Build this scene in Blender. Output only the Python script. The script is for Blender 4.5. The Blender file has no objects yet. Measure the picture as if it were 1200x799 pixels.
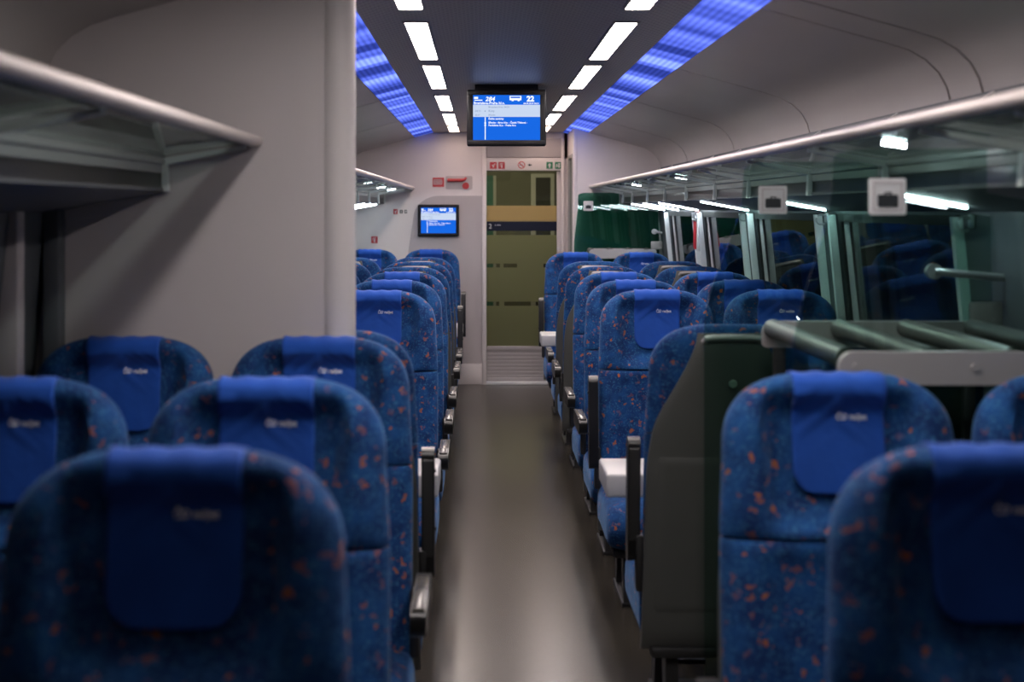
import bpy, bmesh, math, random
from mathutils import Vector, Matrix, noise
random.seed(7)
PI = math.pi
sc = bpy.context.scene
col = sc.collection

# ------------------------------------------------------------------ materials
def newmat(name):
    m = bpy.data.materials.new(name); m.use_nodes = True
    nt = m.node_tree; nt.nodes.clear()
    out = nt.nodes.new('ShaderNodeOutputMaterial')
    return m, nt, out

def N(nt, t, **kw):
    n = nt.nodes.new(t)
    for k, v in kw.items(): setattr(n, k, v)
    return n

def principled(name, colr, rough=.5, metal=0., spec=.5, sheen=0., bump=0., bscale=60., var=0., vscale=3., coat=0.):
    m, nt, out = newmat(name)
    p = N(nt, 'ShaderNodeBsdfPrincipled')
    p.inputs['Base Color'].default_value = (*colr, 1)
    p.inputs['Roughness'].default_value = rough
    p.inputs['Metallic'].default_value = metal
    p.inputs['Specular IOR Level'].default_value = spec
    p.inputs['Sheen Weight'].default_value = sheen
    p.inputs['Coat Weight'].default_value = coat
    tc = N(nt, 'ShaderNodeTexCoord')
    if var:
        no = N(nt, 'ShaderNodeTexNoise'); no.inputs['Scale'].default_value = vscale; no.inputs['Detail'].default_value = 4
        nt.links.new(tc.outputs['Object'], no.inputs['Vector'])
        r = N(nt, 'ShaderNodeValToRGB')
        r.color_ramp.elements[0].position = .3; r.color_ramp.elements[1].position = .7
        r.color_ramp.elements[0].color = (*[c*(1-var) for c in colr], 1)
        r.color_ramp.elements[1].color = (*[min(1, c*(1+var)) for c in colr], 1)
        nt.links.new(no.outputs['Fac'], r.inputs['Fac']); nt.links.new(r.outputs['Color'], p.inputs['Base Color'])
    if bump:
        nb = N(nt, 'ShaderNodeTexNoise'); nb.inputs['Scale'].default_value = bscale; nb.inputs['Detail'].default_value = 3
        nt.links.new(tc.outputs['Object'], nb.inputs['Vector'])
        b = N(nt, 'ShaderNodeBump'); b.inputs['Strength'].default_value = bump; b.inputs['Distance'].default_value = .01
        nt.links.new(nb.outputs['Fac'], b.inputs['Height']); nt.links.new(b.outputs['Normal'], p.inputs['Normal'])
    nt.links.new(p.outputs[0], out.inputs['Surface'])
    return m

def emission(name, colr, strength):
    m, nt, out = newmat(name)
    e = N(nt, 'ShaderNodeEmission'); e.inputs['Color'].default_value = (*colr, 1); e.inputs['Strength'].default_value = strength
    nt.links.new(e.outputs[0], out.inputs['Surface'])
    return m

def glassy(name, tint, ior=1.5, rough=0.0):
    """thin pane: tinted see-through plus a fresnel reflection"""
    m, nt, out = newmat(name)
    t = N(nt, 'ShaderNodeBsdfTransparent'); t.inputs['Color'].default_value = (*tint, 1)
    g = N(nt, 'ShaderNodeBsdfGlossy'); g.inputs['Roughness'].default_value = rough
    f = N(nt, 'ShaderNodeFresnel')
    # same reflectance on the way in and on the way out of the thin pane
    ge = N(nt, 'ShaderNodeNewGeometry'); mr = N(nt, 'ShaderNodeMapRange')
    mr.inputs[3].default_value = ior; mr.inputs[4].default_value = 1/ior
    nt.links.new(ge.outputs['Backfacing'], mr.inputs[0]); nt.links.new(mr.outputs[0], f.inputs['IOR'])
    mx = N(nt, 'ShaderNodeMixShader')
    nt.links.new(f.outputs[0], mx.inputs[0]); nt.links.new(t.outputs[0], mx.inputs[1]); nt.links.new(g.outputs[0], mx.inputs[2])
    nt.links.new(mx.outputs[0], out.inputs['Surface'])
    return m

def fabric_mat():
    m, nt, out = newmat('seat_moquette')
    L = nt.links.new
    p = N(nt, 'ShaderNodeBsdfPrincipled')
    p.inputs['Roughness'].default_value = .85
    p.inputs['Specular IOR Level'].default_value = .25
    p.inputs['Sheen Weight'].default_value = .35
    p.inputs['Sheen Roughness'].default_value = .4
    p.inputs['Sheen Tint'].default_value = (.35, .6, 1, 1)
    tc = N(nt, 'ShaderNodeTexCoord'); oi = N(nt, 'ShaderNodeObjectInfo')
    mul = N(nt, 'ShaderNodeVectorMath', operation='SCALE'); mul.inputs[0].default_value = (7.3, 3.1, 5.7)
    L(oi.outputs['Random'], mul.inputs['Scale'])
    add = N(nt, 'ShaderNodeVectorMath', operation='ADD'); L(tc.outputs['Object'], add.inputs[0]); L(mul.outputs[0], add.inputs[1])
    # ragged edges for the blotches
    nz = N(nt, 'ShaderNodeTexNoise'); nz.inputs['Scale'].default_value = 55; nz.inputs['Detail'].default_value = 2; L(add.outputs[0], nz.inputs['Vector'])
    sub = N(nt, 'ShaderNodeVectorMath', operation='SUBTRACT'); L(nz.outputs['Color'], sub.inputs[0]); sub.inputs[1].default_value = (.5, .5, .5)
    sca = N(nt, 'ShaderNodeVectorMath', operation='SCALE'); L(sub.outputs[0], sca.inputs[0]); sca.inputs['Scale'].default_value = .045
    ad2 = N(nt, 'ShaderNodeVectorMath', operation='ADD'); L(add.outputs[0], ad2.inputs[0]); L(sca.outputs[0], ad2.inputs[1])
    # ground: navy and petrol areas
    n1 = N(nt, 'ShaderNodeTexNoise'); n1.inputs['Scale'].default_value = 16; n1.inputs['Detail'].default_value = 3; L(add.outputs[0], n1.inputs['Vector'])
    r1 = N(nt, 'ShaderNodeValToRGB')
    r1.color_ramp.elements[0].position = .38; r1.color_ramp.elements[0].color = (.008, .036, .145, 1)
    r1.color_ramp.elements[1].position = .66; r1.color_ramp.elements[1].color = (.012, .085, .28, 1)
    L(n1.outputs['Fac'], r1.inputs['Fac'])
    # fine pale flecks
    v1 = N(nt, 'ShaderNodeTexVoronoi'); v1.inputs['Scale'].default_value = 95; L(ad2.outputs[0], v1.inputs['Vector'])
    r2 = N(nt, 'ShaderNodeValToRGB'); r2.color_ramp.elements[0].position = .20; r2.color_ramp.elements[0].color = (1, 1, 1, 1)
    r2.color_ramp.elements[1].position = .42; r2.color_ramp.elements[1].color = (0, 0, 0, 1)
    L(v1.outputs['Distance'], r2.inputs['Fac'])
    f2 = N(nt, 'ShaderNodeMath', operation='MULTIPLY'); L(r2.outputs['Color'], f2.inputs[0]); f2.inputs[1].default_value = .75
    mx1 = N(nt, 'ShaderNodeMix', data_type='RGBA'); L(f2.outputs[0], mx1.inputs['Factor']); L(r1.outputs['Color'], mx1.inputs['A'])
    mx1.inputs['B'].default_value = (.045, .18, .36, 1)
    # orange flecks in clusters
    v2 = N(nt, 'ShaderNodeTexVoronoi'); v2.inputs['Scale'].default_value = 36; L(ad2.outputs[0], v2.inputs['Vector'])
    lt = N(nt, 'ShaderNodeMath', operation='LESS_THAN'); L(v2.outputs['Distance'], lt.inputs[0]); lt.inputs[1].default_value = .30
    sp = N(nt, 'ShaderNodeSeparateColor'); L(v2.outputs['Color'], sp.inputs[0])
    gt = N(nt, 'ShaderNodeMath', operation='GREATER_THAN'); L(sp.outputs[0], gt.inputs[0]); gt.inputs[1].default_value = .48
    an = N(nt, 'ShaderNodeMath', operation='MULTIPLY'); L(lt.outputs[0], an.inputs[0]); L(gt.outputs[0], an.inputs[1])
    am = N(nt, 'ShaderNodeMath', operation='MULTIPLY'); L(an.outputs[0], am.inputs[0]); L(sp.outputs[1], am.inputs[1])
    mx2 = N(nt, 'ShaderNodeMix', data_type='RGBA'); L(am.outputs[0], mx2.inputs['Factor']); L(mx1.outputs['Result'], mx2.inputs['A'])
    mx2.inputs['B'].default_value = (.46, .14, .045, 1)
    L(mx2.outputs['Result'], p.inputs['Base Color'])
    b = N(nt, 'ShaderNodeBump'); b.inputs['Strength'].default_value = .25; b.inputs['Distance'].default_value = .004
    nb = N(nt, 'ShaderNodeTexNoise'); nb.inputs['Scale'].default_value = 300; L(tc.outputs['Object'], nb.inputs['Vector'])
    L(nb.outputs['Fac'], b.inputs['Height']); L(b.outputs['Normal'], p.inputs['Normal'])
    L(p.outputs[0], out.inputs['Surface'])
    return m

def blue_strip_mat():
    """ribbed translucent cover of a blue fluorescent cove: tubes behind it light some stretches more"""
    m, nt, out = newmat('blue_light_diffuser')
    L = nt.links.new
    tc = N(nt, 'ShaderNodeTexCoord'); sep = N(nt, 'ShaderNodeSeparateXYZ'); L(tc.outputs['Object'], sep.inputs[0])
    w = N(nt, 'ShaderNodeMath', operation='MULTIPLY'); L(sep.outputs['X'], w.inputs[0]); w.inputs[1].default_value = 2*PI/.026
    s = N(nt, 'ShaderNodeMath', operation='SINE'); L(w.outputs[0], s.inputs[0])
    rib = N(nt, 'ShaderNodeMapRange'); L(s.outputs[0], rib.inputs[0]); rib.inputs[1].default_value = -1; rib.inputs[2].default_value = 1
    rib.inputs[3].default_value = .72; rib.inputs[4].default_value = 1.1
    n1 = N(nt, 'ShaderNodeTexNoise', noise_dimensions='1D'); n1.inputs['Scale'].default_value = 2.1; n1.inputs['Detail'].default_value = 2
    L(sep.outputs['Y'], n1.inputs['W'])
    r = N(nt, 'ShaderNodeMapRange'); L(n1.outputs['Fac'], r.inputs[0]); r.inputs[1].default_value = .33; r.inputs[2].default_value = .72
    r.inputs[3].default_value = .45; r.inputs[4].default_value = 1.6
    mu = N(nt, 'ShaderNodeMath', operation='MULTIPLY'); L(rib.outputs[0], mu.inputs[0]); L(r.outputs[0], mu.inputs[1])
    mu2 = N(nt, 'ShaderNodeMath', operation='MULTIPLY'); L(mu.outputs[0], mu2.inputs[0]); mu2.inputs[1].default_value = BLUE
    e = N(nt, 'ShaderNodeEmission')
    cr = N(nt, 'ShaderNodeValToRGB'); cr.color_ramp.elements[0].position = .36; cr.color_ramp.elements[0].color = (.055, .095, .62, 1)
    cr.color_ramp.elements[1].position = .72; cr.color_ramp.elements[1].color = (.16, .23, 1.0, 1)
    L(n1.outputs['Fac'], cr.inputs['Fac']); L(cr.outputs['Color'], e.inputs['Color'])
    L(mu2.outputs[0], e.inputs['Strength'])
    L(e.outputs[0], out.inputs['Surface'])
    return m

def ribbed_ceiling():
    m, nt, out = newmat('perforated_ceiling')
    L = nt.links.new
    p = N(nt, 'ShaderNodeBsdfPrincipled'); p.inputs['Roughness'].default_value = .42
    tc = N(nt, 'ShaderNodeTexCoord'); sep = N(nt, 'ShaderNodeSeparateXYZ'); L(tc.outputs['Object'], sep.inputs[0])
    def wave(o, per):
        w = N(nt, 'ShaderNodeMath', operation='MULTIPLY'); L(o, w.inputs[0]); w.inputs[1].default_value = 2*PI/per
        s = N(nt, 'ShaderNodeMath', operation='SINE'); L(w.outputs[0], s.inputs[0]); return s.outputs[0]
    a = wave(sep.outputs['X'], .03); b = wave(sep.outputs['Y'], .06)
    mx = N(nt, 'ShaderNodeMath', operation='MULTIPLY'); L(a, mx.inputs[0]); L(b, mx.inputs[1])
    r = N(nt, 'ShaderNodeValToRGB'); r.color_ramp.elements[0].position = .25; r.color_ramp.elements[0].color = (.36, .34, .32, 1)
    r.color_ramp.elements[1].position = .55; r.color_ramp.elements[1].color = (.17, .16, .15, 1)
    L(mx.outputs[0], r.inputs['Fac']); L(r.outputs['Color'], p.inputs['Base Color'])
    L(p.outputs[0], out.inputs['Surface'])
    return m

def frosted(name, colr, transl):
    m, nt, out = newmat(name)
    L = nt.links.new
    d = N(nt, 'ShaderNodeBsdfPrincipled'); d.inputs['Base Color'].default_value = (*colr, 1); d.inputs['Roughness'].default_value = .35
    t = N(nt, 'ShaderNodeBsdfTranslucent'); t.inputs['Color'].default_value = (*transl, 1)
    mx = N(nt, 'ShaderNodeMixShader'); mx.inputs[0].default_value = .6
    L(d.outputs[0], mx.inputs[1]); L(t.outputs[0], mx.inputs[2]); L(mx.outputs[0], out.inputs['Surface'])
    return m

LAMP, BLUE = 28.0, 1.15
M = {}
M['fabric'] = fabric_mat()
M['cover'] = principled('cover_cloth', (.008, .080, .44), .75, spec=.3, sheen=.2, bump=.2, bscale=25, var=.12, vscale=9)
M['logo'] = principled('white_print', (.95, .96, .98), .6)
M['shell'] = principled('grey_shell_plastic', (.100, .103, .098), .42, bump=.05, bscale=400, var=.08)
M['handle'] = principled('light_grey_plastic', (.36, .36, .36), .4)
M['black'] = principled('black_plastic', (.010, .010, .011), .28, var=.2)
M['armdark'] = principled('raised_arm_pad', (.035, .035, .036), .35)
M['armlit'] = principled('armrest_top_lit', (.12, .112, .105), .22, var=.1)  # paler than the raised pad: highlight on black plastic put into the colour
M['frame_metal'] = principled('seat_frame_metal', (.05, .05, .052), .45, metal=.6)
M['wall'] = principled('wall_laminate', (.62, .57, .575), .45, var=.03, vscale=2)
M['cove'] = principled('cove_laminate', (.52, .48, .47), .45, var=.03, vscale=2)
M['endwall'] = principled('end_wall_laminate', (.76, .71, .71), .45, var=.03, vscale=2)
M['panelgrey'] = principled('grey_laminate', (.50, .46, .47), .5, var=.03)
M['floor'] = principled('vinyl_floor', (.046, .040, .030), .27, spec=.5, bump=.008, bscale=25, var=.15, vscale=2.5)
M['ceil'] = ribbed_ceiling()
M['backing'] = principled('dark_void', (.012, .012, .013), .9)
M['seal'] = principled('rubber_seal', (.02, .02, .022), .7)
M['alu'] = principled('brushed_aluminium', (.62, .62, .63), .32, metal=.85, bump=.02, bscale=200)
M['rail'] = principled('rail_enamel', (.60, .53, .50), .28, spec=.6)
M['post'] = principled('window_trim_white', (.92, .93, .94), .35)
M['pillar'] = principled('pillar_grey', (.105, .115, .13), .5)
M['bracket'] = principled('bracket_enamel', (.82, .84, .83), .3)
M['soffit'] = principled('soffit_grey', (.12, .125, .14), .5)
M['white'] = principled('white_plastic', (.66, .66, .67), .4)
M['table'] = principled('table_laminate', (.58, .57, .57), .4)
M['tube'] = principled('grey_rubber_tube', (.10, .10, .095), .34, spec=.5)
M['plate'] = principled('plate_grey', (.42, .40, .40), .38, metal=.2)
M['red'] = principled('red_plastic', (.50, .03, .04), .4)
M['redprint'] = principled('red_print', (.55, .05, .06), .5)
M['green'] = principled('green_print', (.02, .20, .10), .5)
M['darkprint'] = principled('dark_print', (.015, .018, .022), .5)
M['navy'] = principled('navy_band', (.010, .014, .035), .55, spec=.2)
M['kick'] = principled('ribbed_steel', (.46, .43, .43), .45, metal=.2)
M['lamp'] = emission('lamp_diffuser', (1.0, .87, .815), LAMP)
M['lampdim'] = emission('dimmed_lamp_diffuser', (1.0, .80, .70), LAMP*.10)
M['lampnear'] = emission('near_lamp_diffuser', (1.0, .92, .90), LAMP*1.0)
M['lampend'] = emission('end_lamp_diffuser', (1.0, .74, .58), LAMP*.38)
M['led'] = emission('led_bar', (.80, .93, 1.0), 62.0)
M['blue'] = blue_strip_mat()
M['screen'] = emission('screen_blue', (.010, .145, .80), .80)
M['screenw'] = emission('screen_white', (.66, .78, 1.0), .72)
M['screentxt'] = emission('screen_letters', (.9, .95, 1.0), .95)
M['screengrey'] = emission('screen_pale_letters', (.22, .33, .62), .6)
M['bezel'] = principled('display_bezel', (.012, .012, .014), .55, spec=.25)
M['pane'] = glassy('window_glass', (.60, .62, .62), 1.75)
M['glass'] = glassy('green_glass', (.71, .82, .78), 1.40)
M['glassdark'] = glassy('dark_green_glass', (.27, .50, .43), 1.5)
M['knob'] = principled('grey_green_knob', (.25, .32, .28), .3)
M['shelfglass'] = glassy('shelf_glass', (.66, .73, .71), 1.6)
M['darkglass'] = principled('dark_rear_glass', (.022, .034, .031), .12, spec=.6)
M['clear'] = glassy('clear_glass', (.9, .92, .82), 1.4)
M['mirror'] = principled('dark_strip_glass', (.02, .022, .02), .28, spec=.35)
M['frost_hi'] = frosted('frosted_band', (.50, .41, .23), (.74, .60, .34))
M['frost_lo'] = frosted('frosted_lower', (.27, .28, .16), (.42, .44, .25))
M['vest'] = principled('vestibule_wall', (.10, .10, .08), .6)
M['vestgreen'] = principled('vestibule_green', (.03, .12, .10), .4)
M['vestlamp'] = emission('vestibule_lamp', (1.0, .88, .62), 26.0)

# ------------------------------------------------------------------ mesh helpers
class MB:
    def __init__(self): self.bm = bmesh.new()
    def box(self, x0, x1, y0, y1, z0, z1, r=0., seg=2):
        b = bmesh.new()
        bmesh.ops.create_cube(b, size=1)
        for v in b.verts:
            v.co = Vector(((x0+x1)/2+v.co.x*(x1-x0), (y0+y1)/2+v.co.y*(y1-y0), (z0+z1)/2+v.co.z*(z1-z0)))
        if r: bmesh.ops.bevel(b, geom=list(b.edges), offset=r, segments=seg, profile=.5, affect='EDGES')
        return self.merge(b)
    def merge(self, b, mat=None):
        me = bpy.data.meshes.new('tmp'); b.to_mesh(me); b.free()
        if mat is not None: me.transform(mat)
        self.bm.from_mesh(me); bpy.data.meshes.remove(me); return self
    def prism(self, pts, axis, a0, a1):
        """extrude a closed outline; axis y: pts=(x,z), axis x: pts=(y,z), axis z: pts=(x,y)"""
        f = {'y': lambda p, a: (p[0], a, p[1]), 'x': lambda p, a: (a, p[0], p[1]), 'z': lambda p, a: (p[0], p[1], a)}[axis]
        v0 = [self.bm.verts.new(f(p, a0)) for p in pts]; v1 = [self.bm.verts.new(f(p, a1)) for p in pts]
        n = len(pts)
        self.bm.faces.new(v0); self.bm.faces.new(v1[::-1])
        for i in range(n): self.bm.faces.new((v0[i], v1[i], v1[(i+1) % n], v0[(i+1) % n]))
        return self
    def loft(self, loops, cap=True, closed=True):
        vs = [[self.bm.verts.new(p) for p in lp] for lp in loops]
        n = len(vs[0])
        for a, b in zip(vs, vs[1:]):
            for i in range(n if closed else n-1):
                self.bm.faces.new((a[i], a[(i+1) % n], b[(i+1) % n], b[i]))
        if cap and closed:
            self.bm.faces.new(vs[0][::-1]); self.bm.faces.new(vs[-1])
        return self
    def tube(self, pts, r, n=12, cap=True):
        pts = [Vector(p) for p in pts]; loops = []
        for i, p in enumerate(pts):
            d = (pts[min(i+1, len(pts)-1)]-pts[max(i-1, 0)]).normalized()
            up = Vector((0, 0, 1)) if abs(d.z) < .9 else Vector((1, 0, 0))
            a = d.cross(up).normalized(); b = d.cross(a)
            rr = r[i] if isinstance(r, (list, tuple)) else r
            loops.append([p+a*math.cos(2*PI*k/n)*rr+b*math.sin(2*PI*k/n)*rr for k in range(n)])
        return self.loft(loops, cap)
    def grid(self, f, nu, nv):
        vs = [[self.bm.verts.new(f(i/nu, j/nv)) for i in range(nu+1)] for j in range(nv+1)]
        for j in range(nv):
            for i in range(nu): self.bm.faces.new((vs[j][i], vs[j][i+1], vs[j+1][i+1], vs[j+1][i]))
        return self
    def build(self, name, mat, parent=None, smooth=True, angle=35):
        bmesh.ops.recalc_face_normals(self.bm, faces=self.bm.faces)
        me = bpy.data.meshes.new(name); self.bm.to_mesh(me); self.bm.free()
        me.materials.append(mat)
        if smooth:
            for p in me.polygons: p.use_smooth = True
            me.set_sharp_from_angle(angle=math.radians(angle))
        o = bpy.data.objects.new(name, me); col.objects.link(o)
        if parent: o.parent = parent
        return o

def tag(o, label=None, cat=None, group=None, kind=None):
    if label: o['label'] = label
    if cat: o['category'] = cat
    if group: o['group'] = group
    if kind: o['kind'] = kind
    return o

def empty(name, loc=(0, 0, 0), rz=0.):
    o = bpy.data.objects.new(name, None); col.objects.link(o); o.location = loc; o.rotation_euler = (0, 0, rz)
    o.empty_display_size = .1
    return o

def rrect(x0, x1, z0, z1, r, n=6):
    if not isinstance(r, (list, tuple)): r = (r,)*4      # bl, br, tr, tl
    pts = []
    for (cx, cz, a, q) in ((x0+r[0], z0+r[0], PI, r[0]), (x1-r[1], z0+r[1], 1.5*PI, r[1]), (x1-r[2], z1-r[2], 0, r[2]), (x0+r[3], z1-r[3], .5*PI, r[3])):
        if q < 1e-6: pts.append((cx, cz)); continue
        for k in range(n+1):
            t = a+k/n*PI/2; pts.append((cx+q*math.cos(t), cz+q*math.sin(t)))
    return pts

def text_bm(s, size, x, z, y, align='LEFT', bold=0., shear=0., fn=None, extrude=.0):
    """lettering as a bmesh lying in the XZ plane at depth y, facing -Y"""
    c = bpy.data.curves.new('t', 'FONT'); c.body = s; c.size = size; c.align_x = align; c.offset = bold*size; c.shear = shear
    c.resolution_u = 3
    o = bpy.data.objects.new('t', c); col.objects.link(o)
    dg = bpy.context.evaluated_depsgraph_get(); dg.update()
    me = bpy.data.meshes.new_from_object(o.evaluated_get(dg))
    bpy.data.objects.remove(o); bpy.data.curves.remove(c)
    b = bmesh.new(); b.from_mesh(me); bpy.data.meshes.remove(me)
    for v in b.verts:
        vx, vz = v.co.x+x, v.co.y+z
        v.co = Vector((vx, fn(vx, vz) if fn else y, vz))
    return b

# ------------------------------------------------------------------ camera
EYE = 1.64
FPX = 1600.
cam = bpy.data.cameras.new('camera'); co = bpy.data.objects.new('camera', cam); col.objects.link(co)
co.location = (0, 0, EYE); co.rotation_euler = (PI/2, 0, 0)
cam.sensor_width = 36; cam.lens = FPX*36/1200
cam.shift_x = 35/1200; cam.shift_y = -154.5/1200
cam.dof.use_dof = True; cam.dof.focus_distance = 7.6; cam.dof.aperture_fstop = 2.6
cam.clip_start = .05
sc.camera = co

# ------------------------------------------------------------------ the saloon shell
CX = .15                                   # centre line of the coach
Y0, YE = -1.6, 12.80                       # behind the camera / end wall
def wall_u(z):                             # half width of the body side at a height
    return 1.395+.1*(1.64-max(.75, min(z, 1.64)))
fl = MB().box(CX-1.7, CX+1.7, Y0, YE, -.05, 0); tag(fl.build('floor', M['floor']), kind='structure')

# centre ceiling
cb = MB().box(CX-.607, CX+.607, Y0, YE, 2.36, 2.40)
tag(cb.build('ceiling', M['ceil']), kind='structure')
COVE = [(.785, 2.312), (1.0, 2.252), (1.2, 2.197), (1.28, 2.172), (1.335, 2.140), (1.378, 2.098), (1.405, 2.05), (1.418, 2.0), (1.42, 1.95), (1.42, 1.80)]
GROOVES = [-.1, 1.9, 2.34, 4.27, 4.57, 6.53, 8.48, 10.42, 12.40]
k = 1
for sgn in (-1, 1):
    cuts = [Y0]+GROOVES+[YE]
    c = MB()
    for a, b in zip(cuts, cuts[1:]):
        f, e = a+.010, b-.010
        outer = [(u+.02, z+.02) for u, z in COVE]
        prof = [(CX+sgn*u, z) for u, z in COVE]+[(CX+sgn*u, z) for u, z in outer[::-1]]
        c.prism(prof, 'y', f, e)
    tag(c.build('ceiling', M['cove']), kind='structure')
    prof = [(CX+sgn*(u+.025), z+.025) for u, z in COVE]+[(CX+sgn*(u+.04), z+.05) for u, z in COVE[::-1]]
    tag(MB().prism(prof, 'y', Y0, YE).build('ceiling', M['backing']), kind='structure')

# end of the blue light strips, the strips themselves
for sgn, side in ((-1, 'left'), (1, 'right')):
    r = empty('blue_light_strip', (CX+sgn*.695, 0, 2.335))
    tag(r, f'long ribbed strip of blue light in the ceiling along the {side} luggage rack side', 'ceiling light', 'blue light strips')
    a = (sgn*(.609-.695), 2.358-2.335); b = (sgn*(.783-.695), 2.313-2.335)
    n = (-.25*sgn*.012, .012)
    cuts = [3.97, 4.42, 6.35, 8.3, 10.2, 12.1, YE-.02]
    d = MB()
    for q0, q1 in zip(cuts, cuts[1:]):
        d.prism([a, b, (b[0]+.003*sgn, b[1]+.014), (a[0]+.003*sgn, a[1]+.014)], 'y', q0+.006, q1-.006)
    d.build('diffuser', M['blue'], r, smooth=False)
    d = MB()
    for q0, q1 in ((Y0+.02, .6), (.6, 2.5), (2.5, 3.97)):
        d.prism([a, b, (b[0]+.003*sgn, b[1]+.014), (a[0]+.003*sgn, a[1]+.014)], 'y', q0+.006, q1-.006)
    d.build('unlit_diffuser', M['soffit'], r, smooth=False)
    t = MB()
    t.prism([(a[0]-.004*sgn, a[1]+.02), (b[0]+.004*sgn, b[1]+.02), (b[0]+.004*sgn, b[1]+.045), (a[0]-.004*sgn, a[1]+.045)], 'y', Y0+.02, YE-.02)
    t.build('housing', M['backing'], r, smooth=False)

# ceiling lights
starts = [.30, 1.95, 4.03, 5.25, 6.82, 8.62, 10.28, 11.80]
ords = ['nearest', 'second nearest', 'third', 'fourth', 'fifth', 'sixth', 'seventh', 'farthest']
names = {2: 'cut by the top edge of the picture', 3: 'longest one in full view', 4: 'second one in full view', 5: 'third one in full view',
         6: 'fourth one in full view', 7: 'smallest one by the end wall', 0: 'right above the nearest seats', 1: 'above the second seat row'}
lamps = []
for sgn, side in ((-1, 'left'), (1, 'right')):
    for i, s in enumerate(starts):
        ln = min(1.28, 12.62-s) if i != 2 else .86
        r = empty('ceiling_light', (CX+sgn*.405, s+ln/2, 2.36))
        tag(r, f'rectangular white ceiling light in the {side} row, {names[i]}', 'ceiling light', 'white ceiling lights')
        MB().prism(rrect(-.042, .042, -ln/2, ln/2, .012, 3), 'z', -.004, .001).build('diffuser', M['lampdim'] if i == 0 else M['lampnear'] if i == 1 else M['lampend'] if i == 7 else M['lamp'], r, smooth=False)
        fm = MB()
        for x0, x1, y0, y1 in ((-.052, -.042, -ln/2-.01, ln/2+.01), (.042, .052, -ln/2-.01, ln/2+.01), (-.042, .042, -ln/2-.01, -ln/2), (-.042, .042, ln/2, ln/2+.01)):
            fm.box(x0, x1, y0, y1, -.006, .001)
        fm.build('frame', M['ceil'], r, smooth=False)

# ------------------------------------------------------------------ side walls with windows
WZ0, WZ1 = .78, 1.62
def side_wall(sgn, name, wins):
    m = MB()
    def band(z0, z1, y0, y1, zs=None):
        zs = [z0, z1]
        prof = [(CX+sgn*wall_u(z), z) for z in zs]+[(CX+sgn*(wall_u(z)+.05), z) for z in zs[::-1]]
        m.prism(prof, 'y', y0, y1)
    band(0, .75, Y0, YE); band(.75, WZ0, Y0, YE); band(WZ1, 1.64, Y0, YE); band(1.64, 2.0, Y0, YE)
    ys = [Y0]
    for a, b in wins: ys += [a, b]
    ys.append(YE)
    for a, b in zip(ys[::2], ys[1::2]): band(WZ0, WZ1, a, b)
    return tag(m.build(name, M['pillar'], smooth=False), kind='structure')
wins_r = [(-.9, .75), (1.05, 2.6), (4.42, 5.98), (6.24, 7.80), (8.06, 9.62), (9.88, 11.36)]
wins_l = [(-.9, .2), (.5, 1.75), (2.02, 3.38), (4.42, 5.98), (6.24, 7.80), (8.06, 9.62), (9.88, 11.36)]
side_wall(1, 'wall_right', wins_r); side_wall(-1, 'wall_left', wins_l)
wn = 0; tn = 0
for sgn, wins in ((1, wins_r), (-1, wins_l)):
    for a, b in wins:
        wn += 1
        def X(z, o=0.): return CX+sgn*(wall_u(z)+o)
        w = empty(f'window_{wn}', (0, 0, 0)); tag(w, kind='structure')
        fm = MB()
        t = .035
        def quad(y0, y1, z0, z1, o0, o1):
            fm.prism([(X(z0, o0), z0), (X(z1, o0), z1), (X(z1, o1), z1), (X(z0, o1), z0)], 'y', y0, y1)
        quad(a, a+t, WZ0, WZ1, .012, .06); quad(b-t, b, WZ0, WZ1, .012, .06)
        quad(a+t, b-t, WZ0, WZ0+t, .0, .06); quad(a+t, b-t, WZ1-t, WZ1, .0, .06)
        fm.build('window_frame', M['seal'], w, smooth=False)
        fm = MB(); quad(a+t, a+t+.085, WZ0+t, WZ1-t, .024, .029); quad(b-t-.085, b-t, WZ0+t, WZ1-t, .024, .029)
        fm.build('side_band', M['panelgrey'], w, smooth=False)  # flat grey bands along both sides of the pane
        g = MB(); g.prism([(X(WZ0+t, .030), WZ0+t), (X(WZ1-t, .030), WZ1-t), (X(WZ1-t, .034), WZ1-t), (X(WZ0+t, .034), WZ0+t)], 'y', a+t, b-t)
        g.build('pane', M['pane'], w, smooth=False)
    # bright uprights on both edges of each pillar
    edges = [v for ab in wins for v in ab]
    for v in edges:
        if v < .3: continue
        tn += 1
        first = v in [x[0] for x in wins]
        y0, y1 = (v-.026, v+.004) if first else (v-.004, v+.026)
        p = MB()
        p.prism([(CX+sgn*(wall_u(z)-o), z) for z, o in ((.80, .001), (1.615, .001), (1.615, .034), (.80, .034))], 'y', y0, y1)
        tag(p.build(f'trim_{tn}', M['post'], smooth=False), kind='structure')

# back wall behind the camera
tag(MB().box(CX-1.5, CX+1.5, Y0-.06, Y0, 0, 2.4).build('wall_rear', M['wall'], smooth=False), kind='structure')

# ------------------------------------------------------------------ partition on the left
def partition():
    y0, y1 = 3.945, 4.005
    xe = -.372; xw = CX-1.47
    pts = [(xw, y0), (xe-.055, y0)]
    for k in range(1, 12):
        a = -PI/2+PI*k/12
        pts.append((xe-.055+.055*math.cos(a), (y0+y1)/2+.03*math.sin(a)))
    pts += [(xe-.055, y1), (xw, y1)]
    o = MB().prism(pts, 'z', 0, 2.38).build('wall_partition', M['wall'])
    tag(o, kind='structure')
    n = 32
    p = [(xe-.046+.050*math.cos(2*PI*k/n), (y0+y1)/2+.046*math.sin(2*PI*k/n)) for k in range(n)]
    tag(MB().prism(p, 'z', 0, 2.375).build('trim_partition', M['endwall']), kind='structure')
partition()
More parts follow.
